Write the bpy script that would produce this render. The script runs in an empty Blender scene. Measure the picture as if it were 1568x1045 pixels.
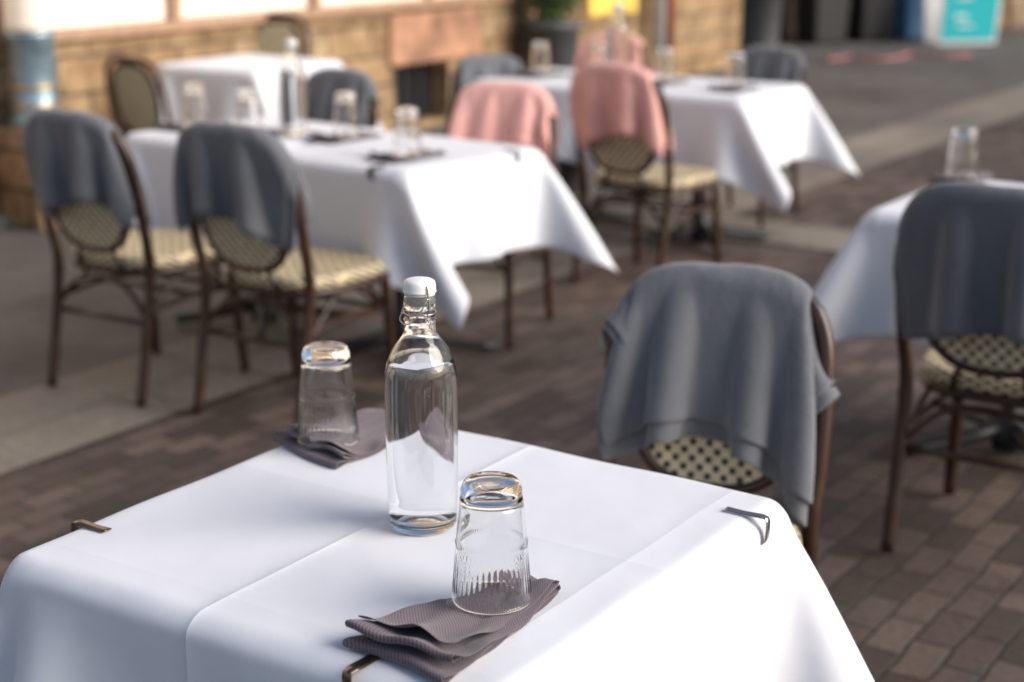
import bpy, bmesh, math, random
import numpy as np
from mathutils import Vector, Matrix
random.seed(3); rng=np.random.default_rng(5)
S=bpy.context.scene
COL=S.collection

# ------------------------------------------------------------ helpers
def link(o): COL.objects.link(o); return o
def empty(name,loc=(0,0,0),rz=0):
    e=bpy.data.objects.new(name,None); e.location=loc; e.rotation_euler=(0,0,rz); e.empty_display_size=.1
    return link(e)
def mesh_obj(name,me,parent=None,loc=(0,0,0),rz=0,mat=None):
    o=bpy.data.objects.new(name,me); o.location=loc; o.rotation_euler=(0,0,rz)
    link(o)
    if parent: o.parent=parent
    if mat and not me.materials: me.materials.append(mat)
    return o
def pydata(name,V,F,mat=None,smooth=True,uv=None):
    me=bpy.data.meshes.new(name); me.from_pydata([tuple(map(float,v)) for v in V],[],F)
    if smooth: me.polygons.foreach_set('use_smooth',[True]*len(me.polygons))
    if uv is not None:
        l=me.uv_layers.new(name='UVMap')
        vi=np.zeros(len(me.loops),dtype=np.int32); me.loops.foreach_get('vertex_index',vi)
        l.data.foreach_set('uv',np.asarray(uv,dtype=np.float32)[vi].ravel())
    if mat: me.materials.append(mat)
    me.update(); return me
def catmull(pts,n=8,closed=False):
    P=[np.array(p,float) for p in pts]; out=[]
    N=len(P); rngs=range(N if closed else N-1)
    for i in rngs:
        p1=P[i]; p2=P[(i+1)%N]
        p0=P[i-1] if (i>0 or closed) else 2*p1-p2
        p3=P[(i+2)%N] if (i+2<N or closed) else 2*p2-p1
        for k in range(n):
            t=k/n
            out.append(.5*((2*p1)+(-p0+p2)*t+(2*p0-5*p1+4*p2-p3)*t*t+(-p0+3*p1-3*p2+p3)*t**3))
    if not closed: out.append(P[-1])
    return out
def tube(pts,r,segs=10,closed=False,V=None,F=None):
    if V is None: V=[];F=[]
    n=len(pts); pts=[Vector(p) for p in pts]
    rr=r if hasattr(r,'__len__') else [r]*n
    base=len(V); 
    t0=(pts[1]-pts[0]).normalized()
    up=Vector((0,0,1)) if abs(t0.z)<.9 else Vector((1,0,0))
    nrm=(up-t0*up.dot(t0)).normalized()
    for i in range(n):
        if closed: t=(pts[(i+1)%n]-pts[i-1]).normalized()
        else: t=(pts[min(i+1,n-1)]-pts[max(i-1,0)]).normalized()
        nrm=(nrm-t*nrm.dot(t)).normalized(); b=t.cross(nrm)
        for k in range(segs):
            a=2*math.pi*k/segs
            V.append(pts[i]+(nrm*math.cos(a)+b*math.sin(a))*rr[i])
    m=n if closed else n-1
    for i in range(m):
        for k in range(segs):
            a=base+i*segs+k; b_=base+i*segs+(k+1)%segs
            j=(i+1)%n
            c=base+j*segs+(k+1)%segs; d=base+j*segs+k
            F.append((a,b_,c,d))
    if not closed:
        F.append(tuple(base+k for k in reversed(range(segs))))
        F.append(tuple(base+(n-1)*segs+k for k in range(segs)))
    return V,F
def box_me(name,sx,sy,sz,bev=0.0,mat=None,z0=True,segs=2):
    bm=bmesh.new(); bmesh.ops.create_cube(bm,size=1)
    for v in bm.verts:
        v.co.x*=sx; v.co.y*=sy; v.co.z=(v.co.z+(.5 if z0 else 0))*sz
    if bev>0: bmesh.ops.bevel(bm,geom=bm.edges[:],offset=bev,segments=segs,affect='EDGES',profile=.5)
    me=bpy.data.meshes.new(name); bm.to_mesh(me); bm.free()
    if mat: me.materials.append(mat)
    return me
def box(name,x0,x1,y0,y1,z0,z1,mat,parent=None,bev=.004):
    me=box_me(name,x1-x0,y1-y0,z1-z0,bev,mat)
    return mesh_obj(name,me,parent,((x0+x1)/2,(y0+y1)/2,z0))
def lathe(name,prof,segs,mat,mod=None,cap=False):
    V=[];F=[];n=len(prof)
    for i,(r,z) in enumerate(prof):
        for k in range(segs):
            a=2*math.pi*k/segs
            rr=r if mod is None else r+mod(i,r,z,a)
            V.append((rr*math.cos(a),rr*math.sin(a),z))
    for i in range(n-1):
        for k in range(segs):
            F.append((i*segs+k,i*segs+(k+1)%segs,(i+1)*segs+(k+1)%segs,(i+1)*segs+k))
    me=pydata(name,V,F,mat)
    bm=bmesh.new(); bm.from_mesh(me); bmesh.ops.remove_doubles(bm,verts=bm.verts,dist=1e-5)
    bmesh.ops.recalc_face_normals(bm,faces=bm.faces)
    bm.to_mesh(me); bm.free()
    me.polygons.foreach_set('use_smooth',[True]*len(me.polygons))
    return me

# ------------------------------------------------------------ materials
class M:
    def __init__(s,name):
        s.m=bpy.data.materials.new(name); s.m.use_nodes=True
        s.t=s.m.node_tree; s.n=s.t.nodes; s.b=s.n['Principled BSDF']
    def N(s,ty,**kw):
        x=s.n.new(ty)
        for k,v in kw.items():
            if k in x.inputs: x.inputs[k].default_value=v
            else: setattr(x,k,v)
        return x
    def L(s,a,b): s.t.links.new(a,b)
    def set(s,**kw):
        for k,v in kw.items(): s.b.inputs[k.replace('_',' ')].default_value=v
    def coords(s,kind='Object',rot=0,scale=(1,1,1)):
        tc=s.N('ShaderNodeTexCoord'); mp=s.N('ShaderNodeMapping')
        mp.inputs['Rotation'].default_value=(0,0,rot); mp.inputs['Scale'].default_value=scale
        s.L(tc.outputs[kind],mp.inputs['Vector']); return mp.outputs['Vector']
    def noise(s,vec,scale,detail=4,rough=.5):
        n=s.N('ShaderNodeTexNoise'); n.inputs['Scale'].default_value=scale; n.inputs['Detail'].default_value=detail
        n.inputs['Roughness'].default_value=rough
        s.L(vec,n.inputs['Vector']); return n.outputs['Fac']
    def ramp(s,fac,stops):
        r=s.N('ShaderNodeValToRGB'); e=r.color_ramp.elements
        while len(e)<len(stops): e.new(.5)
        for i,(p,c) in enumerate(stops): e[i].position=p; e[i].color=(*c,1) if len(c)==3 else c
        s.L(fac,r.inputs['Fac']); return r.outputs['Color']
    def mix(s,fac,a,b,mode='MIX'):
        m=s.N('ShaderNodeMix',data_type='RGBA',blend_type=mode)
        for sock,v in ((m.inputs[0],fac),(m.inputs[6],a),(m.inputs[7],b)):
            if isinstance(v,bpy.types.NodeSocket): s.L(v,sock)
            elif isinstance(v,(int,float)): sock.default_value=v
            else: sock.default_value=(*v,1)
        return m.outputs[2]
    def math(s,op,a,b=None,clamp=False):
        m=s.N('ShaderNodeMath',operation=op); m.use_clamp=clamp
        for i,v in enumerate((a,b)):
            if v is None: continue
            if isinstance(v,bpy.types.NodeSocket): s.L(v,m.inputs[i])
            else: m.inputs[i].default_value=v
        return m.outputs[0]
    def bump(s,h,strength=.3,dist=.01,chain=None):
        b=s.N('ShaderNodeBump'); b.inputs['Strength'].default_value=strength; b.inputs['Distance'].default_value=dist
        s.L(h,b.inputs['Height'])
        if chain is not None: s.L(chain,b.inputs['Normal'])
        return b.outputs['Normal']
    def col(s,c): s.L(c,s.b.inputs['Base Color'])
    def nor(s,c): s.L(c,s.b.inputs['Normal'])

def simple(name,c,rough=.5,metal=0,var=.15,nscale=20,bump=.1,bd=.002):
    m=M(name); v=m.coords(); f=m.noise(v,nscale)
    lo=tuple(x*(1-var) for x in c); hi=tuple(min(1,x*(1+var)) for x in c)
    m.col(m.ramp(f,[(.3,lo),(.7,hi)])); m.set(Roughness=rough,Metallic=metal)
    if bump: m.nor(m.bump(m.noise(v,nscale*4),bump,bd))
    return m.m

def m_cloth(name='tablecloth_linen',creases=True):
    m=M(name); uv=m.coords('UV')
    sep=m.N('ShaderNodeSeparateXYZ'); m.L(uv,sep.inputs[0])
    big=m.noise(uv,4.5,3,.5)
    b1=m.bump(big,.42,.014)
    fine=m.noise(m.coords('UV',scale=(1,1,1)),900,2,.5)
    cur=m.bump(fine,.06,.0004,b1)
    wob=m.math('MULTIPLY',m.math('SUBTRACT',m.noise(uv,3,2),.5),.012)
    def crease(sock,at,k,strength,cur):
        d=m.math('ABSOLUTE',m.math('SUBTRACT',m.math('ADD',sock,wob),at))
        e=m.math('EXPONENT',m.math('MULTIPLY',d,-k))
        return m.bump(e,strength,.0035,cur)
    cur=crease(sep.outputs[0],-.045,110,.65,cur)
    cur=crease(sep.outputs[0],.31,70,.35,cur)
    cur=crease(sep.outputs[0],-.40,70,.3,cur)
    cur=crease(sep.outputs[1],.05,80,.32,cur)
    cur=crease(sep.outputs[1],-.32,70,.2,cur)
    m.nor(cur)
    f=m.noise(uv,3)
    m.col(m.ramp(f,[(.3,(.80,.81,.87)),(.7,(.85,.86,.91))]))
    m.set(Roughness=.75); m.b.inputs['Sheen Weight'].default_value=.15
    tr=m.N('ShaderNodeBsdfTranslucent'); tr.inputs['Color'].default_value=(.85,.85,.87,1); m.L(cur,tr.inputs['Normal'])
    mx=m.N('ShaderNodeMixShader'); mx.inputs[0].default_value=.2
    m.L(m.b.outputs[0],mx.inputs[1]); m.L(tr.outputs[0],mx.inputs[2])
    m.L(mx.outputs[0],m.n['Material Output'].inputs['Surface'])
    return m.m
def m_fleece(name,c):
    m=M(name); v=m.coords('UV')
    f=m.noise(v,260,3,.7); g=m.noise(v,9,4,.6)
    a=m.ramp(g,[(.3,tuple(x*.85 for x in c)),(.7,tuple(x*1.15 for x in c))])
    m.col(m.mix(.3,a,m.ramp(f,[(.35,tuple(x*.55 for x in c)),(.65,tuple(min(1,x*1.6) for x in c))])))
    m.set(Roughness=.95); m.b.inputs['Sheen Weight'].default_value=.3; m.b.inputs['Sheen Roughness'].default_value=.5
    m.nor(m.bump(f,.45,.0025,m.bump(g,.45,.014))); return m.m
def m_napkin():
    m=M('napkin_twill'); v=m.coords('UV')
    w=m.N('ShaderNodeTexWave'); w.inputs['Scale'].default_value=130; w.inputs['Distortion'].default_value=.6; w.bands_direction='DIAGONAL'
    m.L(v,w.inputs['Vector'])
    f=m.noise(v,400,2)
    c=m.ramp(w.outputs['Fac'],[(.2,(.055,.042,.055)),(.8,(.17,.13,.15))])
    m.col(m.mix(m.math('MULTIPLY',f,.5),c,(.12,.09,.105)))
    m.set(Roughness=.9); m.b.inputs['Sheen Weight'].default_value=.2
    m.nor(m.bump(w.outputs['Fac'],.4,.0006)); return m.m
def m_wood():
    m=M('brown_bamboo_frame'); v=m.coords()
    f=m.noise(v,14,4); g=m.noise(m.coords(scale=(60,60,6)),3,3)
    m.col(m.mix(.5,m.ramp(f,[(.3,(.018,.008,.006)),(.7,(.065,.024,.011))]),m.ramp(g,[(.3,(.014,.007,.005)),(.7,(.05,.02,.01))])))
    m.set(Roughness=.34); m.nor(m.bump(g,.15,.002)); return m.m
def m_weave(name,scale=50,thr=.3,cream=(.70,.56,.32),dark=(.02,.022,.032),pw=.3):
    m=M(name); uv=m.coords('UV'); sep=m.N('ShaderNodeSeparateXYZ'); m.L(uv,sep.inputs[0])
    sx=m.math('SINE',m.math('MULTIPLY',sep.outputs[0],math.pi*scale))
    sy=m.math('SINE',m.math('MULTIPLY',sep.outputs[1],math.pi*scale))
    ax=m.math('ABSOLUTE',sx); ay=m.math('ABSOLUTE',sy)
    par=m.math('GREATER_THAN',m.math('MULTIPLY',sx,sy),0)
    cell=m.math('MULTIPLY',m.math('SUBTRACT',m.math('MINIMUM',ax,ay),thr),14,clamp=True)   # square cell shape
    mask=m.math('MULTIPLY',par,cell)
    f=m.noise(uv,30); cr=m.ramp(f,[(.3,tuple(x*.8 for x in cream)),(.7,tuple(x*1.12 for x in cream))])
    st=m.math('SINE',m.math('MULTIPLY',sep.outputs[0],math.pi*scale*6))
    cr=m.mix(m.math('MULTIPLY',m.math('ABSOLUTE',st),.3),cr,tuple(x*.55 for x in cream))
    m.col(m.mix(mask,cr,dark)); m.set(Roughness=.5)
    m.nor(m.bump(m.math('MINIMUM',ax,ay),.5,.003)); return m.m
def m_glass(name,tint,ior):
    m=M(name); m.set(Roughness=0.0,IOR=ior); m.b.inputs['Transmission Weight'].default_value=1
    m.b.inputs['Base Color'].default_value=(*tint,1)
    v=m.coords(); m.nor(m.bump(m.noise(v,25,2),.02,.002)); return m.m
def m_pavers(name,rot,c1,c2,mortar,bw=.2,bh=.1,ms=.006,stain=.6,bumps=.5,wob=.014):
    m=M(name); v=m.coords('Object',rot)
    nz=m.N('ShaderNodeTexNoise'); nz.inputs['Scale'].default_value=7; m.L(v,nz.inputs['Vector'])
    sub=m.N('ShaderNodeVectorMath',operation='SUBTRACT'); m.L(nz.outputs['Color'],sub.inputs[0]); sub.inputs[1].default_value=(.5,.5,.5)
    sc=m.N('ShaderNodeVectorMath',operation='SCALE'); m.L(sub.outputs[0],sc.inputs[0]); sc.inputs['Scale'].default_value=wob*1.6
    ad=m.N('ShaderNodeVectorMath',operation='ADD'); m.L(v,ad.inputs[0]); m.L(sc.outputs[0],ad.inputs[1])
    b=m.N('ShaderNodeTexBrick'); b.inputs['Scale'].default_value=1; b.inputs['Brick Width'].default_value=bw
    b.inputs['Row Height'].default_value=bh; b.inputs['Mortar Size'].default_value=ms; b.inputs['Mortar Smooth'].default_value=.5
    b.inputs['Color1'].default_value=(*c1,1); b.inputs['Color2'].default_value=(*c2,1); b.inputs['Mortar'].default_value=(*mortar,1)
    b.inputs['Bias'].default_value=-.1
    m.L(ad.outputs[0],b.inputs['Vector'])
    big=m.noise(v,.8,4,.6); fine=m.noise(v,45,4,.7); mid=m.noise(v,5,3,.6)
    c=m.mix(stain,b.outputs['Color'],m.ramp(big,[(.3,(.5,.5,.53)),(.7,(1.3,1.2,1.1))]),'MULTIPLY')
    c=m.mix(.7,c,m.ramp(fine,[(.25,(.5,.5,.5)),(.75,(1.45,1.45,1.45))]),'MULTIPLY')
    c=m.mix(m.math('MULTIPLY',m.ramp(mid,[(.55,(0,0,0)),(.7,(1,1,1))]),.25),c,(.05,.055,.03))
    m.col(c); m.set(Roughness=.75)
    inv=m.math('SUBTRACT',1,b.outputs['Fac'])
    m.nor(m.bump(fine,.45,.006,m.bump(mid,.4,.02,m.bump(inv,bumps,.014)))); return m.m
def m_stone(name,c1,c2,bw=.45,bh=.2):
    m=M(name); tc=m.N('ShaderNodeTexCoord'); sep=m.N('ShaderNodeSeparateXYZ'); m.L(tc.outputs['Object'],sep.inputs[0])
    cb=m.N('ShaderNodeCombineXYZ'); m.L(m.math('ADD',sep.outputs[0],sep.outputs[1]),cb.inputs[0]); m.L(sep.outputs[2],cb.inputs[1])
    b=m.N('ShaderNodeTexBrick'); b.inputs['Scale'].default_value=1; b.inputs['Brick Width'].default_value=bw; b.inputs['Row Height'].default_value=bh
    b.inputs['Mortar Size'].default_value=.012; b.inputs['Mortar Smooth'].default_value=.5
    b.inputs['Color1'].default_value=(*c1,1); b.inputs['Color2'].default_value=(*c2,1); b.inputs['Mortar'].default_value=(.17,.13,.09,1)
    m.L(cb.outputs[0],b.inputs['Vector'])
    n1=m.noise(tc.outputs['Object'],2.5,5,.6); n2=m.noise(tc.outputs['Object'],10,6,.7)
    c=m.mix(.9,b.outputs['Color'],m.ramp(n1,[(.3,(.36,.27,.21)),(.7,(1.15,1.1,1.05))]),'MULTIPLY')
    c=m.mix(.7,c,m.ramp(n2,[(.25,(.45,.42,.40)),(.75,(1.3,1.3,1.3))]),'MULTIPLY')
    m.col(c); m.set(Roughness=.9)
    m.nor(m.bump(n2,.8,.04,m.bump(m.math('SUBTRACT',1,b.outputs['Fac']),.8,.03))); return m.m

CLOTH=m_cloth(); GREY=m_fleece('grey_fleece',(.115,.12,.135)); PINK=m_fleece('pink_fleece',(.80,.40,.35)); NAP=m_napkin()
WOOD=m_wood(); WEAVE=m_weave('woven_rattan',46,.30,(.70,.57,.35)); WEAVE_B=m_weave('woven_rattan_back',58,.28,(.74,.63,.42))
GLASS=m_glass('clear_glass',(.985,.99,.99),1.45); WATER=m_glass('water',(.985,.992,1.0),1.333)
IRON=simple('black_cast_iron',(.02,.02,.022),.45,.3); STEEL=simple('spring_steel',(.55,.52,.48),.25,1,.1,40,.03)
BRONZE=simple('bronze_steel',(.20,.15,.11),.3,1,.1,40,.03)
WHITEP=simple('white_ceramic',(.82,.82,.80),.3,0,.03,30,0); RUB=simple('pale_rubber',(.6,.58,.55),.6)
BOARD=simple('table_board',(.12,.07,.04),.5)

# ------------------------------------------------------------ cloth solver
def pbd(P,dx,dy,pin,collide,steps=400,iters=12,dt=.016,damp=.985,bend=.12,g=9.8,wind=None):
    n,m=P.shape[:2]; W=np.where(pin,0.,1.)[...,None]; prev=P.copy(); diag=math.hypot(dx,dy)
    P0=P.copy()
    def sol(a,b,L,k):
        A=P[a];B=P[b];wa=W[a];wb=W[b]
        d=B-A; l=np.sqrt((d*d).sum(-1,keepdims=True))+1e-9
        ws=wa+wb; ws=np.where(ws==0,1,ws)
        c=d*((l-L)/l/ws*k)
        P[a]=A+c*wa; P[b]=P[b]-c*wb
    s_=slice
    groups=[]
    for o in (0,1):
        cn=(n-1-o+1)//2; cm=(m-1-o+1)//2
        groups.append(((s_(o,o+2*cn-1,2),s_(None)),(s_(o+1,o+2*cn,2),s_(None)),dx,1))
        groups.append(((s_(None),s_(o,o+2*cm-1,2)),(s_(None),s_(o+1,o+2*cm,2)),dy,1))
        groups.append(((s_(o,o+2*cn-1,2),s_(0,m-1)),(s_(o+1,o+2*cn,2),s_(1,m)),diag,.5))
        groups.append(((s_(o,o+2*cn-1,2),s_(1,m)),(s_(o+1,o+2*cn,2),s_(0,m-1)),diag,.5))
    bg=[((s_(0,n-2),s_(None)),(s_(2,n),s_(None)),2*dx,bend*.5),((s_(None),s_(0,m-2)),(s_(None),s_(2,m)),2*dy,bend*.5),
        ((s_(0,n-4),s_(None)),(s_(4,n),s_(None)),4*dx,bend*.25),((s_(None),s_(0,m-4)),(s_(None),s_(4,m)),4*dy,bend*.25)]
    for st in range(steps):
        vel=(P-prev)*damp; prev=P.copy()
        acc=np.zeros_like(P); acc[...,2]=-g
        if wind is not None: acc=acc+wind(st,P)
        P=P+(vel+acc*dt*dt)*W
        for it in range(iters):
            for a,b,L,k in groups: sol(a,b,L,k)
            for a,b,L,k in bg: sol(a,b,L,k)
            if it%3==2 or it==iters-1: P=collide(P,W)
        P=np.where(W==0,P0,P)
        prev=np.where(W==0,P0,prev)
    return P
def grid_faces(n,m):
    F=[]
    for i in range(n-1):
        for j in range(m-1):
            F.append((i*m+j,(i+1)*m+j,(i+1)*m+j+1,i*m+j+1))
    return F
def make_cloth(name,a,over,N,seed,steps,flare=0.0,lean=(0,0),rip=0.0):
    r=np.random.default_rng(seed)
    N=N//2*2+1
    h=a+over; u=np.linspace(-h,h,N); U,Vv=np.meshgrid(u,u,indexing='ij')
    P=np.stack([U,Vv,np.full_like(U,.75)],-1)
    pin=(np.abs(U)<=a-.004)&(np.abs(Vv)<=a-.004)
    ph=r.uniform(0,6.28,8)
    cor=np.clip(np.abs(U)-a,0,None)*np.clip(np.abs(Vv)-a,0,None)/(over*over)
    ex=np.clip(np.abs(U)-a,0,None)/over*np.sign(U); ey=np.clip(np.abs(Vv)-a,0,None)/over*np.sign(Vv)
    def wind(st,Q):
        w=np.zeros_like(Q); 
        s=max(0,1-st/(steps*.75))
        w[...,0]=2.2*s*np.sin(7*Q[...,1]+ph[0]+st*.02)+1.2*np.sign(Q[...,0])*s + rip*ex*(.6+np.sin(13*Vv+ph[5]))
        w[...,1]=2.2*s*np.sin(7*Q[...,0]+ph[1]+st*.017)+1.2*np.sign(Q[...,1])*s + rip*ey*(.6+np.sin(11*U+ph[6]))
        w[...,0]+=flare*np.sign(U)*cor+lean[0]*cor**.5; w[...,1]+=flare*np.sign(Vv)*cor+lean[1]*cor**.5
        return w
    aa=a+.003
    def col(Q,W):
        x,y,z=Q[...,0],Q[...,1],Q[...,2]
        px=aa-np.abs(x); py=aa-np.abs(y); pz=.75-z
        ins=(px>0)&(py>0)&(pz>0)&(W[...,0]>0)
        mn=np.minimum(np.minimum(px,py),pz)
        cx=ins&(px==mn); cy=ins&(py==mn)&~cx; cz=ins&~cx&~cy
        Q=Q.copy()
        Q[...,0]=np.where(cx,np.sign(x)*aa,x); Q[...,1]=np.where(cy,np.sign(y)*aa,y); Q[...,2]=np.where(cz,.75,z)
        return Q
    d=u[1]-u[0]
    P=pbd(P,d,d,pin,col,steps=steps,iters=12,bend=.35,wind=wind,damp=.97)
    edge=np.exp(-((a-np.maximum(np.abs(U),np.abs(Vv)))/.05)**2)*pin
    P[...,2]+=edge*.0014*np.sin(23*(U+Vv)+ph[2])+ .0007*np.sin(9*U+ph[3])*np.sin(8*Vv+ph[4])*pin
    V=P.reshape(-1,3); uv=np.stack([U,Vv],-1).reshape(-1,2)
    return pydata(name,V,grid_faces(N,N),CLOTH,uv=uv)

A1=.392; A2=.362
cl_main=make_cloth('tablecloth_mesh',A1,.32,81,1,300,flare=1.8,lean=(2.5,1.0),rip=2.2)
cl_b=make_cloth('tablecloth_mesh_b',A2,.31,61,7,280,flare=1.5,lean=(4.0,2.5),rip=.8)
cl_c=make_cloth('tablecloth_mesh_c',A2,.31,61,12,280,flare=2.0,lean=(5.0,3.0),rip=.8)

# chair back geometry -------------------------------------------------
AB,AH,AE=.665,.25,3.6
def arch(x): 
    q=np.clip(np.abs(x)/.222,0,1); return AB+AH*(1-q**AE)**(1/AE)
def yb(z): return .20+(np.asarray(z)-.42)*.19
def make_blanket(name,front,back,width,seed,steps,gather=1.12,skew=0.0,amp=.010,freq=46,off=0.0,hem=3):
    r=np.random.default_rng(seed)
    sp=.0125
    n=int(width/sp)|1; m=int((front+back)/sp)
    us=np.linspace(-width/2,width/2,n)+off; vs=np.linspace(-front,back,m)
    xs=np.linspace(0,.221,600); zs=arch(xs)+.018; s=np.concatenate([[0],np.cumsum(np.hypot(np.diff(xs),np.diff(zs)))])
    lim=np.interp(.185,xs,s)
    def cpos(u):
        q=abs(u)/gather
        if q<=lim: x=np.interp(q,s,xs); z=np.interp(q,s,zs)
        else: x=.185+(q-lim)*gather*.8; z=np.interp(lim,s,zs)-(q-lim)*gather*.5
        return math.copysign(x,u),z
    P=np.zeros((n,m,3)); 
    for i,u in enumerate(us):
        x,z=cpos(u); P[i,:,0]=x; P[i,:,2]=z
    Y=vs[None,:]+skew*us[:,None]
    P[...,1]=Y
    ph=r.uniform(0,6.28,6)
    fall=np.clip(np.abs(Y)/.05,0,1)
    P[...,2]+=(amp*np.sin(us*freq+ph[0])+amp*.5*np.sin(us*freq*.57+ph[1]))[:,None]*fall
    pin=np.zeros((n,m),bool)
    for i,u in enumerate(us):
        if abs(u)/gather<=lim*.98:
            jc=np.argmin(np.abs(Y[i])); pin[i,jc]=True
    th=.026
    def col(Q,W):
        x,y,z=Q[...,0],Q[...,1],Q[...,2]
        ax=np.abs(x)
        za=arch(np.minimum(ax,.2219))+.017
        px=.243-ax; py=th-np.abs(y); pz=za-z
        ins=(px>0)&(py>0)&(pz>0)&(W[...,0]>0)
        mn=np.minimum(np.minimum(px,py),pz)
        cy=ins&(py==mn); cz=ins&(pz==mn)&~cy; cx=ins&~cy&~cz
        Q=Q.copy()
        Q[...,1]=np.where(cy,np.where(y>=0,th,-th),y); Q[...,2]=np.where(cz,za,z); Q[...,0]=np.where(cx,np.sign(x)*.243,x)
        return Q
    def wind(st,Q):
        w=np.zeros_like(Q); k=max(0.12,1-st/(steps*.7))
        w[...,1]=6.0*k*(np.sin(us*freq*.7+ph[2])+.7*np.sin(us*19+ph[3]))[:,None]*np.sign(Y)
        w[...,0]=-.4*np.clip(np.abs(Q[...,0])-.22,0,1)*np.sign(Q[...,0])
        return w
    du=us[1]-us[0]; dv=vs[1]-vs[0]
    P=pbd(P,du,dv,pin,col,steps=steps,iters=12,bend=.3,wind=wind,damp=.965)
    gu=np.gradient(P,axis=0); gv=np.gradient(P,axis=1); nr=np.cross(gu,gv); nr/=np.linalg.norm(nr,axis=-1,keepdims=True)+1e-9
    if nr[n//2,np.argmin(np.abs(Y[n//2])),2]<0: nr=-nr
    def shear(Q):
        Q=Q.copy(); Q[...,1]=Q[...,1]+yb(Q[...,2])+.02*(1-np.clip(Q[...,0]/.22,-1,1)**2); return Q
    UU,VV=np.meshgrid(us,vs,indexing='ij')
    V=[];F=[];uv=[]
    a,b=hem,-hem+1
    lay=[(P[1:-2,a:b]+nr[1:-2,a:b]*.0085,UU[1:-2,a:b],VV[1:-2,a:b]),(P[:,1:-1]-nr[:,1:-1]*.001,UU[:,1:-1],VV[:,1:-1])]
    for Q,uu,vv in lay:
        Q=shear(Q); a,b=Q.shape[:2]; off_=len(V)
        V+=list(Q.reshape(-1,3)); uv+=list(np.stack([uu,vv],-1).reshape(-1,2))
        F+=[tuple(i+off_ for i in f) for f in grid_faces(a,b)]
    return pydata(name,V,F,None,uv=uv)
bl_long=make_blanket('blanket_mesh_long',.325,.30,.70,3,280,1.12,-.05,.014,38,0.035,4)
bl_short=make_blanket('blanket_mesh_short',.26,.285,.64,9,280,1.16,.12,.012,44,-.02)
bl_mid=make_blanket('blanket_mesh_mid',.30,.33,.60,21,280,1.12,0.04,.012,36,-.02)
def variant(me,mat):
    k=me.copy(); k.materials.clear(); k.materials.append(mat); return k
BL={(l,c):variant(me,mt) for l,me in (('L',bl_long),('S',bl_short),('M',bl_mid)) for c,mt in (('g',GREY),('p',PINK))}

# ------------------------------------------------------------ chair
def tube_me(name,paths,mat,segs=10):
    V=[];F=[]
    for pts,r,closed in paths: tube(pts,r,segs,closed,V,F)
    return pydata(name,V,F,mat)
def P3(x,z,dy=0): return (x,float(yb(z))+.02*(1-min(1,abs(x)/.22)**2)+dy,z)
def knots(pts,r):
    rr=[]
    for i in range(len(pts)): rr.append(r*(1.13 if i%9==4 else 1.0))
    return rr
arcpts=[]
th=np.linspace(0,math.pi,41)
for t in th:
    c=math.cos(t); s_=abs(math.sin(t)); x=.222*math.copysign(abs(c)**(2/AE),c); z=AB+AH*s_**(2/AE)
    arcpts.append(P3(x,z))
rpath=catmull([(.208,.275,0),(.209,.238,.2),(.212,.205,.42),P3(.22,.54)],7)
lpath=[(-p[0],p[1],p[2]) for p in rpath][::-1]
frame_path=list(rpath)+[np.array(p) for p in arcpts]+list(lpath)
me_frame=tube_me('chair_frame_mesh',[(frame_path,knots(frame_path,.0170),False)],WOOD,12)
def oval(k,zc=.685,hx=.165,hz=.195,n=40):
    out=[]
    for i in range(n):
        a=2*math.pi*i/n; c,s=math.cos(a),math.sin(a)
        x=hx*k*math.copysign(abs(c)**.75,c); z=zc+hz*k*math.copysign(abs(s)**.75,s)
        out.append(P3(x,z))
    return out
V=[];F=[];uv=[]
ks=[1,.8,.6,.4,.2,.02]; n=40
for side,dy in ((0,-.005),(1,.005)):
    off=len(V)
    for k in ks:
        for p in oval(k): V.append((p[0],p[1]+dy,p[2])); uv.append((p[0],p[2]))
    for i in range(len(ks)-1):
        for j in range(n):
            F.append((off+i*n+j,off+i*n+(j+1)%n,off+(i+1)*n+(j+1)%n,off+(i+1)*n+j))
me_back=pydata('backrest_weave_mesh',V,F,WEAVE_B,uv=uv)
me_ring=tube_me('backrest_ring_mesh',[(oval(1.03),.013,True),
    ([P3(.07,.50),P3(.09,.45),(.10,.20,.41)],.009,False),([P3(-.07,.50),P3(-.09,.45),(-.10,.20,.41)],.009,False),
    ([P3(0,.87),P3(0,.91)],.009,False)],WOOD)
def seat_out(k,n=48):
    out=[]
    for i in range(n):
        a=2*math.pi*i/n; c,s=math.cos(a),math.sin(a)
        x=math.copysign(abs(c)**.55,c); y=math.copysign(abs(s)**.55,s)
        w=.225-.025*y
        out.append((x*w*k,y*.215*k+0.0))
    return out
V=[];F=[];uv=[];n=48
rings=[(.90,.425,0),(.985,.428,0),(1.0,.438,.0),(1.0,.452,.0),(.985,.461,0),(.95,.464,0),(.8,.462,0),(.55,.459,0),(.3,.457,0),(.02,.457,0)]
for i,(k,z,_) in enumerate(rings):
    for x,y in seat_out(k): V.append((x,y,z)); uv.append((x*1.0,y+ (z-.46)*(1 if i<4 else 0)*-2))
for i in range(len(rings)-1):
    for j in range(n): F.append((i*n+j,i*n+(j+1)%n,(i+1)*n+(j+1)%n,(i+1)*n+j))
F.append(tuple(reversed(range(n))))
me_seat=pydata('seat_weave_mesh',V,F,WEAVE,uv=uv)
me_srail=tube_me('seat_rail_mesh',[([(x,y,.414) for x,y in seat_out(.96,40)],.014,True)],WOOD)
def leg(sx):
    pts=catmull([(sx*.196,-.185,.42),(sx*.203,-.195,.25),(sx*.214,-.215,0)],8)
    return tube_me('front_leg_mesh',[(pts,knots(pts,.0170),False)],WOOD,12)
me_legs=[leg(-1),leg(1)]
paths=[]
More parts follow.
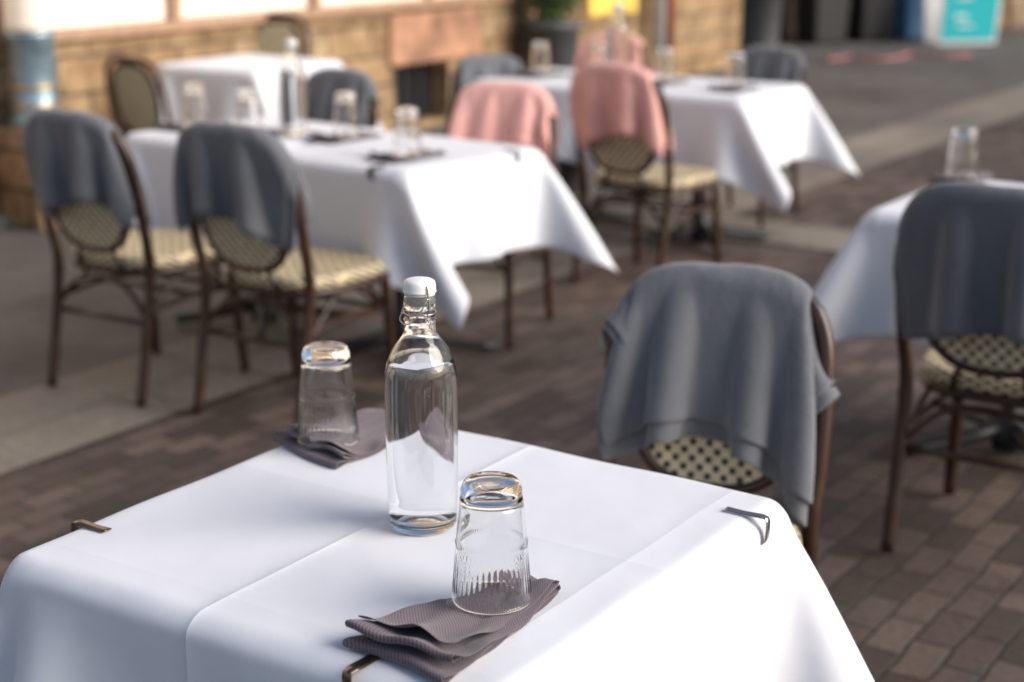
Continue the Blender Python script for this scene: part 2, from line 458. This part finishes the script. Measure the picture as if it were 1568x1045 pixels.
for sx in (-1,1):
    paths.append((catmull([(sx*.203,-.195,.30),(sx*.205,0,.315),(sx*.209,.222,.30)],6),.010,False))
    paths.append((catmull([(sx*.203,-.195,.27),(sx*.2,-.13,.335),(sx*.19,-.04,.40)],6),.008,False))
    paths.append((catmull([(sx*.209,.225,.27),(sx*.2,.14,.335),(sx*.19,.05,.40)],6),.008,False))
paths.append((catmull([(-.203,-.195,.27),(-.12,-.195,.36),(0,-.195,.385),(.12,-.195,.36),(.203,-.195,.27)],6),.009,False))
paths.append((catmull([(-.209,.225,.27),(-.12,.215,.36),(0,.21,.385),(.12,.215,.36),(.209,.225,.27)],6),.009,False))
paths.append(([(-.203,-.195,.30),(.203,-.195,.30)],.009,False)); paths.append(([(-.209,.226,.26),(.209,.226,.26)],.009,False))
paths.append(([(-.205,0,.313),(.205,0,.313)],.009,False))
me_brace=tube_me('stretcher_mesh',paths,WOOD,8)
def chair(x,y,face,blanket=None,blen='S',s=1.0,flip=False):
    e=empty('bistro_chair',(x,y,0.012),math.radians(face+90)); e.scale=(s,s,s)
    for nm,me in (('frame',me_frame),('backrest',me_back),('backrest_ring',me_ring),('seat',me_seat),('seat_rail',me_srail),
                  ('leg_1',me_legs[0]),('leg_2',me_legs[1]),('stretchers',me_brace)):
        mesh_obj(nm,me,e)
    if blanket:
        b=mesh_obj('grey_blanket' if blanket=='g' else 'pink_blanket',BL[(blen,blanket)])
        b.matrix_world=Matrix.Translation((x,y,.012))@Matrix.Rotation(math.radians(face+90),4,'Z')@Matrix.Scale(s,4)@(Matrix.Scale(-1,4,(1,0,0)) if flip else Matrix())
        so=b.modifiers.new('thick','SOLIDIFY'); so.thickness=.005; so.offset=0
        su=b.modifiers.new('sub','SUBSURF'); su.levels=1; su.render_levels=1
def back_to_centre(bx,by,face,d=.28):
    a=math.radians(face); return bx+math.cos(a)*d, by+math.sin(a)*d
cx,cy=back_to_centre(.41,3.05,-109); chair(cx,cy,-109,'g','L',.945)
chair(1.265,3.89,57,'g','M',1.01)
chair(-1.22,5.33,57,'g','S',1.0)
chair(-.675,5.03,57,'g','S',1.0,True)
chair(.60,6.84,52,'p','S',1.0)
chair(-.13,5.95,250,'p','S',.96)
chair(-.90,6.80,235,'g','S',.93)
chair(.0,7.75,-65,'g','S',.90)
chair(1.19,8.25,237,'g','S',.90)
chair(.40,8.60,237,'p','S',.94,True)
cx,cy=back_to_centre(-1.40,9.75,250); chair(cx,cy,250)
chair(-1.78,8.46,56,s=.88)

# ------------------------------------------------------------ tables
def arm_me():
    V=[];F=[]
    for k in range(4):
        a=math.pi/4+k*math.pi/2; c,s=math.cos(a),math.sin(a)
        tube([(c*.02,s*.02,.075),(c*.12,s*.12,.05),(c*.28,s*.28,.025),(c*.335,s*.335,.02)],[.028,.022,.018,.02],10,False,V,F)
    return pydata('pedestal_feet_mesh',V,F,IRON)
me_arm=arm_me()
me_col=lathe('pedestal_column_mesh',[(.0,.02),(.05,.02),(.055,.06),(.045,.1),(.03,.13),(.028,.66),(.045,.69),(.12,.70),(.13,.712),(0,.712)],24,IRON)
def table(x,y,rot,a,cloth,turn=0,lev=1):
    e=empty('bistro_table',(x,y,.012),math.radians(rot)); e.location.z=0.0
    mesh_obj('pedestal_feet',me_arm,e,(0,0,.012)); mesh_obj('pedestal_column',me_col,e)
    mesh_obj('table_top',box_me('table_top_mesh',2*a-.06,2*a-.06,.025,.004,BOARD),e,(0,0,.714))
    t=mesh_obj('white_tablecloth',cloth,None,(x,y,0),math.radians(rot+turn*90))
    su=t.modifiers.new('sub','SUBSURF'); su.levels=lev; su.render_levels=lev
    so=t.modifiers.new('thick','SOLIDIFY'); so.thickness=.0012; so.offset=1
TR=-33.6
table(-.1375,2.093,TR,A1,cl_main,0,2)
table(-.391,5.607,-39.3,A2,cl_c,0)
table(-.956,6.069,-39.3,A2,cl_b,0)
table(.90,7.59,TR,A2,cl_c,0)
table(.284,8.0,TR,A2,cl_b,0)
table(-1.41,8.80,TR,A2,cl_b,0)
table(1.47,4.55,TR,A2,cl_b,2)

# ------------------------------------------------------------ glass tumblers (stored upside-down)
def tumbler_me(name,segs,nfl):
    H=.154; R0=.0353; R1=.049
    rad=lambda z:R0+(R1-R0)*(z/H)**.9
    prof=[(0,.0008),(R0*.6,.0008),(R0*.86,.0012),(R0*.96,.004),(R0*1.0,.009),(rad(.012)+.0006,.013),(rad(.017)-.0008,.018)]
    for z in np.linspace(.022,.150,44): prof.append((rad(z),z))
    prof+= [(R1-.0004,.153),(R1-.0013,H),(R1-.0023,.153)]
    for z in np.linspace(.150,.028,20): prof.append((rad(z)-.0030,z))
    prof+= [(R0*.86,.0235),(R0*.6,.0195),(0,.0185)]
    no=7+44
    def mod(i,r,zz,a):
        z=H-zz
        if i>=no or i<7: return 0
        f=0
        if .092<z<.140:
            w=min(1,(z-.092)/.016,(.140-z)/.006); f+=-.0008*w*(.5-.5*math.cos(nfl*a))**.8
        if abs(z-.079)<.0040: f+=.0014*(1-abs(z-.079)/.0040)*(.6+.4*math.cos(nfl*2*a))
        return f
    return lathe(name,[(r,H-z) for r,z in prof],segs,GLASS,mod)
me_tumb=tumbler_me('tumbler_mesh',360,40); me_tumb_lo=tumbler_me('tumbler_mesh_lo',96,12)
def tumbler(x,y,z,hi=False,rz=0): return mesh_obj('drinking_glass',me_tumb if hi else me_tumb_lo,None,(x,y,z),rz)

# ------------------------------------------------------------ bottle
out=[(0,.006),(.02,.0045),(.034,.0012),(.040,.0004),(.0445,.003),(.0465,.010),(.0475,.03),(.049,.10),(.0493,.17),(.0492,.205),(.0482,.222),(.0455,.237),(.0405,.251),(.034,.262),(.0275,.270),(.0228,.277),(.0208,.284),(.0202,.292),(.0212,.2945),(.0222,.297),(.0212,.2995),(.0196,.302),(.0192,.312),(.0205,.3145),(.0212,.318),(.0212,.324),(.0204,.329),(.0185,.3305)]
inn=[(.0152,.3300),(.0150,.322),(.0150,.300),(.0165,.286),(.0195,.279),(.0245,.272),(.031,.264),(.0375,.2525),(.0425,.2375),(.0452,.2215),(.0462,.205),(.0464,.17),(.0460,.10),(.0446,.03),(.0432,.014),(.038,.009),(.02,.0115),(0,.0125)]
def dens(prof,k=3):
    return [(max(0,float(p[0])),float(p[2])) for p in catmull([(r,0,z) for r,z in prof],k)]
def bottle(x,y,rz,lo=False):
    seg=48 if lo else 96
    e=empty('swing_top_water_bottle',(x,y,.7515),rz); e.scale=(1,1,.985)
    g=lathe('bottle_glass_mesh',dens(out)+dens(inn),seg,GLASS); mesh_obj('glass_body',g,e)
    lvl=.243
    wp=[(0,.0117),(.02,.0107),(.038,.0082),(.0440,.0135),(.0452,.03),(.0466,.10),(.0471,.17),(.0469,.205),(.0459,.2215),(.0434,.2365),(.0414,lvl-.0005),(.0402,lvl),(.02,lvl-.0006),(0,lvl-.0006)]
    mesh_obj('water',lathe('bottle_water_mesh',wp,seg,WATER),e)
    mesh_obj('stopper_seal',lathe('seal_mesh',[(0,.318),(.0148,.318),(.0160,.331),(.0205,.3315),(.0205,.335),(0,.335)],32,RUB),e)
    mesh_obj('stopper_cap',lathe('cap_mesh',dens([(0,.3352),(.0208,.3352),(.0218,.338),(.0214,.346),(.0195,.351),(.013,.3535),(0,.355)],2),40,WHITEP),e)
    W=[]
    ring=[(.0218*math.cos(a),.0218*math.sin(a),.3075) for a in np.linspace(0,2*math.pi,32,endpoint=False)]
    W.append((ring,.0009,True))
    for sx in (-1,1):
        W.append((catmull([(sx*.0225,0,.3075),(sx*.0238,.001,.320),(sx*.0238,0,.333),(sx*.0232,0,.344),(sx*.0215,0,.347)],5),.0011,False))
        W.append((catmull([(sx*.0238,0,.331),(sx*.0245,-.006,.322),(sx*.0225,-.014,.308),(sx*.014,-.0225,.297),(0,-.0245,.293)],5),.0011,False))
    mesh_obj('wire_bail',tube_me('wire_mesh',W,STEEL,8),e)
    return e
bottle(-.1223,2.087,math.radians(-60))

# ------------------------------------------------------------ folded napkins
def napkin(quad,z,seed,Ln=.28,puff=.009,name='folded_napkin',hi=True,lays=5):
    r=np.random.default_rng(seed)
    L,B,R,T=[np.array(q,float) for q in quad]
    N=26; path=[]
    def zl(k,x): return .0012+k*(.0026+puff*math.exp(-(x*Ln)/.040))+(.0018*k*math.exp(-((1-x)*Ln)/.02))
    for k in range(lays):
        x0=1.0-.02*k if k%2==0 else (0.0+.022*k)
        x1=0.018*k if k%2==0 else 1.0-.02*k
        xs=np.linspace(x0,x1,N)
        for x in xs: path.append((x,zl(k,x),k))
        if k<lays-1:
            za=zl(k,x1); zb=zl(k+1,x1); rr=(zb-za)/2; sg=-1 if x1<.5 else 1
            for a in np.linspace(0,math.pi,7)[1:-1]:
                path.append((x1+sg*rr*1.3*math.sin(a)/Ln,za+rr*(1-math.cos(a)),k+.5))
    M_=26; V=[];uv=[]
    ph=r.uniform(0,6.28,14)
    for (x,zz,k) in path:
        for j in range(M_):
            w=j/(M_-1); ki=int(k)
            ww=w+(w-.5)*(.06*math.sin(3*x+ph[ki]))+ .045*math.sin(ph[ki+4])+ .02*math.sin(14*x+ph[ki+5])*(1 if j>M_*.5 else .3)
            xx=x+.025*math.sin(4*w+ph[ki+2])
            p=L*(1-xx)*(1-ww)+B*(1-xx)*ww+R*xx*ww+T*xx*(1-ww)
            edge=max(0,(abs(w-.5)-.25)*4)
            dz=.0020*k*math.sin(11*x+ph[1]+2*w)*edge+ .0011*k*math.sin(12*w+5*x+ph[3])
            tw=.012*max(0,w-.7)/.3*max(0,x-.75)/.25
            near=math.exp(-((x-.60)/.22)**2)
            hh=zz+dz+tw*(k/3)
            V.append((p[0],p[1],z+max(.0008,hh*(1-near)+min(hh,.0012+k*.0026)*near))); uv.append((x*Ln+.003*k,w*.14))
    me=pydata('napkin_mesh',V,grid_faces(len(path),M_),NAP,uv=uv)
    o=mesh_obj(name,me)
    so=o.modifiers.new('thick','SOLIDIFY'); so.thickness=.0016; so.offset=0
    if hi:
        su=o.modifiers.new('sub','SUBSURF'); su.levels=1; su.render_levels=1
napkin([(-.187,1.706),(-.067,1.613),(.063,1.862),(-.002,1.908)],.752,4,puff=.011)
napkin([(-.375,2.435),(-.262,2.315),(-.135,2.51),(-.215,2.60)],.752,8,puff=.006)
tumbler(-.0245,1.81,.7665,True,.3); tumbler(-.2875,2.408,.7665,True,1.1)

def setting(gx,gy,ang,seed,nap=True):
    a=math.radians(ang); c=np.array([math.cos(a),math.sin(a)]); p=np.array([-c[1],c[0]]); o=np.array([gx,gy])
    napkin([o-c*.13+p*.065,o-c*.13-p*.065,o+c*.13-p*.06,o+c*.13+p*.06],.752,seed,hi=False,lays=4)
    tumbler(gx,gy,.7645)
setting(-.35,5.405,50,11); setting(-.60,5.86,50,12); setting(-.97,5.95,52,13); setting(-1.20,6.15,48,14)
bottle(-.80,5.93,1.0,True)
setting(.14,8.05,55,15); setting(.42,7.98,55,16); setting(.72,7.72,57,17); setting(1.02,7.45,57,18)
bottle(.52,8.1,.4,True)
setting(1.38,4.93,57,19)

# ------------------------------------------------------------ tablecloth clips
def clip(x,y,ang,mat,w=.016,ln=.055):
    prof=catmull([(-ln,.7545),(-ln*.5,.7538),(.002,.7548),(.0105,.751),(.0115,.735),(.009,.718),(.002,.712)],5)
    V=[];n=len(prof)
    for p in prof:
        ww=w*(1 if p[0]<0.005 and p[1]>.74 else .8)
        for s in (-1,1): V.append((float(p[0]),s*ww/2,float(p[1])))
    F=[(2*i,2*i+1,2*i+3,2*i+2) for i in range(n-1)]
    o=mesh_obj('tablecloth_clip',pydata('clip_mesh',V,F,mat),None,(x,y,0),math.radians(ang))
    so=o.modifiers.new('t','SOLIDIFY'); so.thickness=.0014; so.offset=1
e1=np.array([math.cos(math.radians(56.4)),math.sin(math.radians(56.4))]); e2=np.array([e1[1],-e1[0]]); C1=np.array([-.1375,2.093])
def onedge(a,b): return C1+e1*a+e2*b
p=onedge(-A1,.212); clip(p[0],p[1],56.4+180,BRONZE)
p=onedge(-.255,-A1+.010); clip(p[0],p[1],TR+180,BRONZE)
p=onedge(.285,A1); clip(p[0],p[1],TR,STEEL)
p2=np.array([-.391,5.607]); f1=np.array([.633,.774]); f2=np.array([.774,-.633])
q=p2-f1*A2+f2*.22; clip(q[0],q[1],50.7+180,IRON,.03)
q=p2+f1*.2+f2*A2; clip(q[0],q[1],-39.3,IRON,.02)

# ------------------------------------------------------------ ground
E1=math.radians(56.4)
PAV=m_pavers('brick_pavers',-E1,(.050,.034,.028),(.135,.098,.084),(.022,.019,.016),.18,.09,.006,.75)
ASPH=m_pavers('worn_asphalt_pavers',-E1,(.085,.079,.077),(.11,.104,.102),(.055,.053,.052),.3,.15,.004,.7,.2)
CONC=m_pavers('concrete_band',-E1,(.18,.16,.14),(.21,.19,.165),(.10,.09,.08),1.2,.65,.008,.6,.2)
mesh_obj('ground',pydata('ground_mesh',[(-150,-150,0),(150,-150,0),(150,150,0),(-150,150,0)],[(0,1,2,3)],PAV,False))
def strip(name,a0,a1,b0,b1,z,mat):
    V=[]
    for a,b in ((a0,b0),(a0,b1),(a1,b1),(a1,b0)):
        p=e1*a+e2*b; V.append((p[0],p[1],z))
    return mesh_obj(name,pydata(name+'_mesh',V,[(0,1,2,3)],mat,False))
strip('sidewalk',-30,80,-40,-4.22,.004,ASPH)
strip('concrete_band',-30,80,-4.22,-3.62,.008,CONC)
strip('concrete_cross_band',7.0,7.5,-3.62,30,.008,CONC)
strip('road',16,80,-3.62,60,.004,ASPH)

# ------------------------------------------------------------ buildings
STONE=m_stone('sandstone_blocks',(.42,.28,.15),(.50,.38,.23))
STONE2=m_stone('tan_stone',(.36,.27,.17),(.44,.36,.26),.6,.25)
RED=simple('red_sandstone',(.34,.18,.11),.9,0,.45,5,.6,.02)
CREAM=simple('cream_panel',(.80,.71,.61),.7,0,.05,2,.05)
TRIM=simple('brown_trim',(.36,.22,.14),.5,0,.2,10)
DARK=simple('dark_glazing',(.02,.022,.025),.15,0,.1,5,0)
SLATE=simple('dark_plinth_stone',(.06,.055,.05),.8,0,.3,8,.4)
wall=empty('sandstone_building',(-2.59,8.07,0),math.radians(58))
wx0,wx1=3.40,4.05
box('plinth_left',-6,wx0,0,.8,0,.88,STONE,wall); box('plinth_right',wx1,9,0,.8,0,.88,STONE,wall)
box('plinth_sill',wx0+.002,wx1-.002,.01,.8,0,.10,STONE,wall); box('basement_glazing',wx0+.002,wx1-.002,.16,.2,.102,.51,DARK,wall)
box('basement_bar_1',3.6,3.63,.08,.11,.10,.51,IRON,wall); box('basement_bar_2',3.8,3.83,.08,.11,.10,.51,IRON,wall)
box('lintel',3.33,4.45,-.03,.12,.512,.86,RED,wall,.02)
box('footing',-6,9,-.12,-.003,0,.07,SLATE,wall,.01)
box('sill',-6,5.07,-.05,.12,.883,.94,TRIM,wall,.008)
x=1.338-1.247*5; i=0
while x<5.1:
    box('mullion_%d'%i,x-.035,x+.035,-.02,.1,.943,2.9,TRIM,wall,.006)
    if x+1.247<5.2: box('cream_panel_%d'%i,x+.037,x+1.247-.037,.03,.1,.943,2.9,CREAM,wall,.002)
    x+=1.247; i+=1
box('upper_wall',-6,9,.0,.8,2.903,5.2,STONE,wall); box('backing',-6,5.0,.12,.8,.885,2.9,STONE2,wall)
box('pier',5.12,9,.0,.8,.885,2.9,STONE,wall); box('cornice',-6.1,9.1,-.15,.85,5.203,5.45,STONE2,wall,.03)
box('string_course',-6,9,-.04,-.002,2.91,3.05,STONE2,wall,.01)
PIPE=simple('pale_grey_paint',(.55,.55,.53),.5,0,.1,10)
mesh_obj('drain_pipe',tube_me('drain_pipe_mesh',[([(7.05,-.12,.05),(7.05,-.12,2.6),(7.05,-.12,5.1)],.06,False),([(7.05,-.12,.9),(7.05,-.12,.95)],.07,False)],PIPE,16),wall)
YEL=simple('yellow_board',(.80,.58,.10),.5,0,.05,5,.02)
ps=empty('yellow_notice_board',(-2.59,8.07,0),math.radians(58))
box('board',5.96,6.76,-.06,-.03,.70,1.5,YEL,ps); box('board_frame',5.93,6.79,-.03,-.004,.67,1.53,TRIM,ps)
colm=empty('painted_column',(-2.365,8.07,0),0)
mesh_obj('pedestal',box_me('col_ped',.30,.30,.5,.02,STONE),colm,(0,0,0),math.radians(58))
BLUEG=simple('blue_grey_metal',(.22,.30,.36),.35,.4,.3,12); GOLD=simple('brass_band',(.55,.38,.16),.35,.8)
mesh_obj('metal_sleeve',lathe('sleeve',[(0,.502),(.13,.502),(.13,.54),(.112,.56),(.110,.93),(.122,.94),(.122,.97),(0,.97)],32,BLUEG),colm)
for k,z in enumerate((.60,.69)): mesh_obj('band_%d'%(k+1),lathe('band',[(.108,z),(.117,z+.003),(.117,z+.018),(.108,z+.021)],32,GOLD),colm)
mesh_obj('shaft',lathe('shaft',[(0,.972),(.125,.972),(.12,1.0),(.12,2.8),(.15,2.88),(0,2.88)],32,CREAM),colm)

far=empty('stone_shop_building',(.6,18.2,0),math.radians(27))
box('stall_riser_1',0,1.9,0,1,0,5,STONE2,far); box('pier_1',3.0,3.25,-.04,1,0,5,STONE2,far)
box('shopfront_1',1.902,2.998,.25,.3,.0,2.5,DARK,far)
box('shopfront_2',3.252,4.8,.25,.3,.25,2.5,DARK,far); box('stall_riser_2',3.252,4.8,.1,.3,0,.248,IRON,far)
box('pier_2',4.802,5.5,-.02,1,0,5,STONE2,far); box('shopfront_3',5.502,6.5,.25,.3,.4,2.5,DARK,far); box('stall_riser_3',5.502,6.5,.05,.3,0,.398,STONE,far)
box('wall_right',6.502,22,0,1,0,5,STONE2,far); box('head',1.902,6.5,-.01,1,2.503,5,STONE2,far)
box('cornice',-.1,22.1,-.15,1.1,5.003,5.3,STONE,far)

POT=simple('dark_grey_pot',(.075,.078,.08),.6,0,.2,10)
def leaf_mat():
    m=M('shrub_leaves'); v=m.coords()
    f=m.noise(v,9,3); m.col(m.ramp(f,[(.3,(.025,.05,.015)),(.7,(.09,.15,.04))])); m.set(Roughness=.6); return m.m
LEAF=leaf_mat()
def planter(x,y,r,h,shrub=True):
    e=empty('planter_pot',(x,y,0.012))
    mesh_obj('pot',lathe('pot_mesh',[(0,0),(r*.78,0),(r*.8,.02),(r*.97,h-.06),(r*1.04,h-.055),(r*1.04,h),(r*.93,h),(r*.9,h-.06),(0,h-.06)],40,POT),e)
    mesh_obj('soil',lathe('soil',[(0,h-.05),(r*.9,h-.05)],24,BOARD),e)
    V=[];F=[]
    for _ in range(5): 
        a=random.uniform(0,6.28); tube([(0,0,h-.06),(.05*math.cos(a),.05*math.sin(a),h+.2),(.14*math.cos(a),.14*math.sin(a),h+.5)],[.012,.009,.004],6,False,V,F)
    mesh_obj('stems',pydata('stems',V,F,BOARD),e)
    V=[];F=[]
    for _ in range(3200):
        d=Vector(rng.normal(size=3)).normalized(); q=.5+.5*random.random()
        lump=1+.22*math.sin(5*d.x+2)*math.sin(4*d.z+1)*math.cos(6*d.y)
        c=Vector((d.x*r*1.1,d.y*r*1.1,d.z*.36))*q*lump+Vector((0,0,h+.30))
        a=Vector(rng.normal(size=3)).normalized(); b=a.cross(Vector(rng.normal(size=3))).normalized()
        s=.027; k=len(V); V+= [c-a*s,c+b*s*.45,c+a*s,c-b*s*.45]; F.append((k,k+1,k+2,k+3))
    mesh_obj('foliage',pydata('foliage',V,F,LEAF,False),e)
planter(.30,12.2,.21,.72); planter(2.75,18.3,.26,.75)
def bin_(x,y,rz,mat,name):
    e=empty(name,(x,y,.012),rz)
    me=box_me('body',.5,.5,.9,.03,mat)
    for v in me.vertices:
        k=.82+.18*v.co.z/.9; v.co.x*=k; v.co.y*=k
    mesh_obj('body',me,e); mesh_obj('lid',box_me('lid',.54,.54,.07,.03,mat),e,(0,0,.902))
BLK=simple('black_plastic',(.02,.02,.022),.4); BLU=simple('blue_plastic',(.10,.25,.42),.5)
bin_(3.55,18.9,.4,BLK,'litter_bin'); bin_(4.15,19.3,.45,BLK,'litter_bin'); bin_(4.75,19.6,.4,BLU,'recycling_bin')
REDP=simple('red_brown_pole',(.30,.06,.035),.4)
pa=empty('closed_parasol',(1.29,13.5,.012))
mesh_obj('pole',tube_me('pole',[([(0,0,.05),(0,0,1.5),(0,0,2.7)],.035,False)],REDP,14),pa)
mesh_obj('base',lathe('base',[(0,0),(.28,0),(.28,.05),(.06,.08),(.05,.2),(0,.2)],32,IRON),pa)
mesh_obj('canopy',lathe('canopy',[(.0,2.75),(.05,2.7),(.10,2.2),(.14,1.75),(.11,1.7),(.03,1.72)],32,CREAM,lambda i,r,z,a:.02*math.sin(8*a)*(r>.06)),pa)
TURQ=simple('turquoise_sign',(.02,.50,.55),.5,0,.04,3,0); SWH=simple('sign_white',(.8,.8,.8),.5,0,.02,3,0)
sg=empty('sidewalk_sign_board',(5.15,18.9,.012),math.radians(12))
for k,(sy,t) in enumerate(((-.16,-.16),(.16,.16))):
    o=mesh_obj('panel_%d'%(k+1),box_me('panel',.72,.025,1.1,.005,SWH),sg,(0,sy,0)); o.rotation_euler[0]=t*.9*-1
    if k==0:
        mesh_obj('face',box_me('face',.66,.006,1.0,.001,TURQ),o,(0,-.017,.05))
        for j,(px,pz,w,h) in enumerate(((-.12,.30,.16,.04),(-.05,.20,.2,.025),(0,.62,.4,.12),(-.1,.52,.2,.03))):
            mesh_obj('text_bar_%d'%j,box_me('tb',w,.004,h,0,SWH),o,(px,-.023,pz))
HOSE=simple('pink_hose_rubber',(.45,.16,.16),.5)
hp=[(3.2+.22*i+.1*math.sin(i*2.1),16.6+.25*math.sin(i*1.7)+.12*i,.03) for i in range(9)]
mesh_obj('garden_hose',tube_me('hose',[(catmull(hp,6),.014,False)],HOSE,8))

# ------------------------------------------------------------ light
w=bpy.data.worlds.new('World'); S.world=w; w.use_nodes=True
nt=w.node_tree; bg=nt.nodes['Background']; sky=nt.nodes.new('ShaderNodeTexSky'); sky.sky_type='NISHITA'; sky.sun_disc=False
el=math.radians(29); az=math.atan2(.93,-.30)
sky.sun_elevation=el; sky.sun_rotation=az; sky.dust_density=1.5
nt.links.new(sky.outputs[0],bg.inputs[0]); bg.inputs[1].default_value=.15
sl=bpy.data.lights.new('sun','SUN'); sl.energy=4.9; sl.angle=math.radians(50); sl.color=(1,.925,.835)
so=bpy.data.objects.new('sun',sl); link(so)
d=Vector((.93*math.cos(el),-.30*math.cos(el),math.sin(el)))
so.rotation_euler=d.to_track_quat('Z','Y').to_euler()
# ------------------------------------------------------------ camera
cd=bpy.data.cameras.new('camera'); cam=bpy.data.objects.new('camera',cd); link(cam)
cam.location=(0,0,1.58); cam.rotation_euler=(math.radians(90-15.17),0,0)
cd.sensor_width=36; cd.lens=56.96; cd.clip_end=500; cd.clip_start=.05
cd.dof.use_dof=True; cd.dof.focus_distance=2.05; cd.dof.aperture_fstop=2.9
S.camera=cam
S.view_settings.view_transform='Standard'; S.view_settings.look='None'; S.view_settings.exposure=0
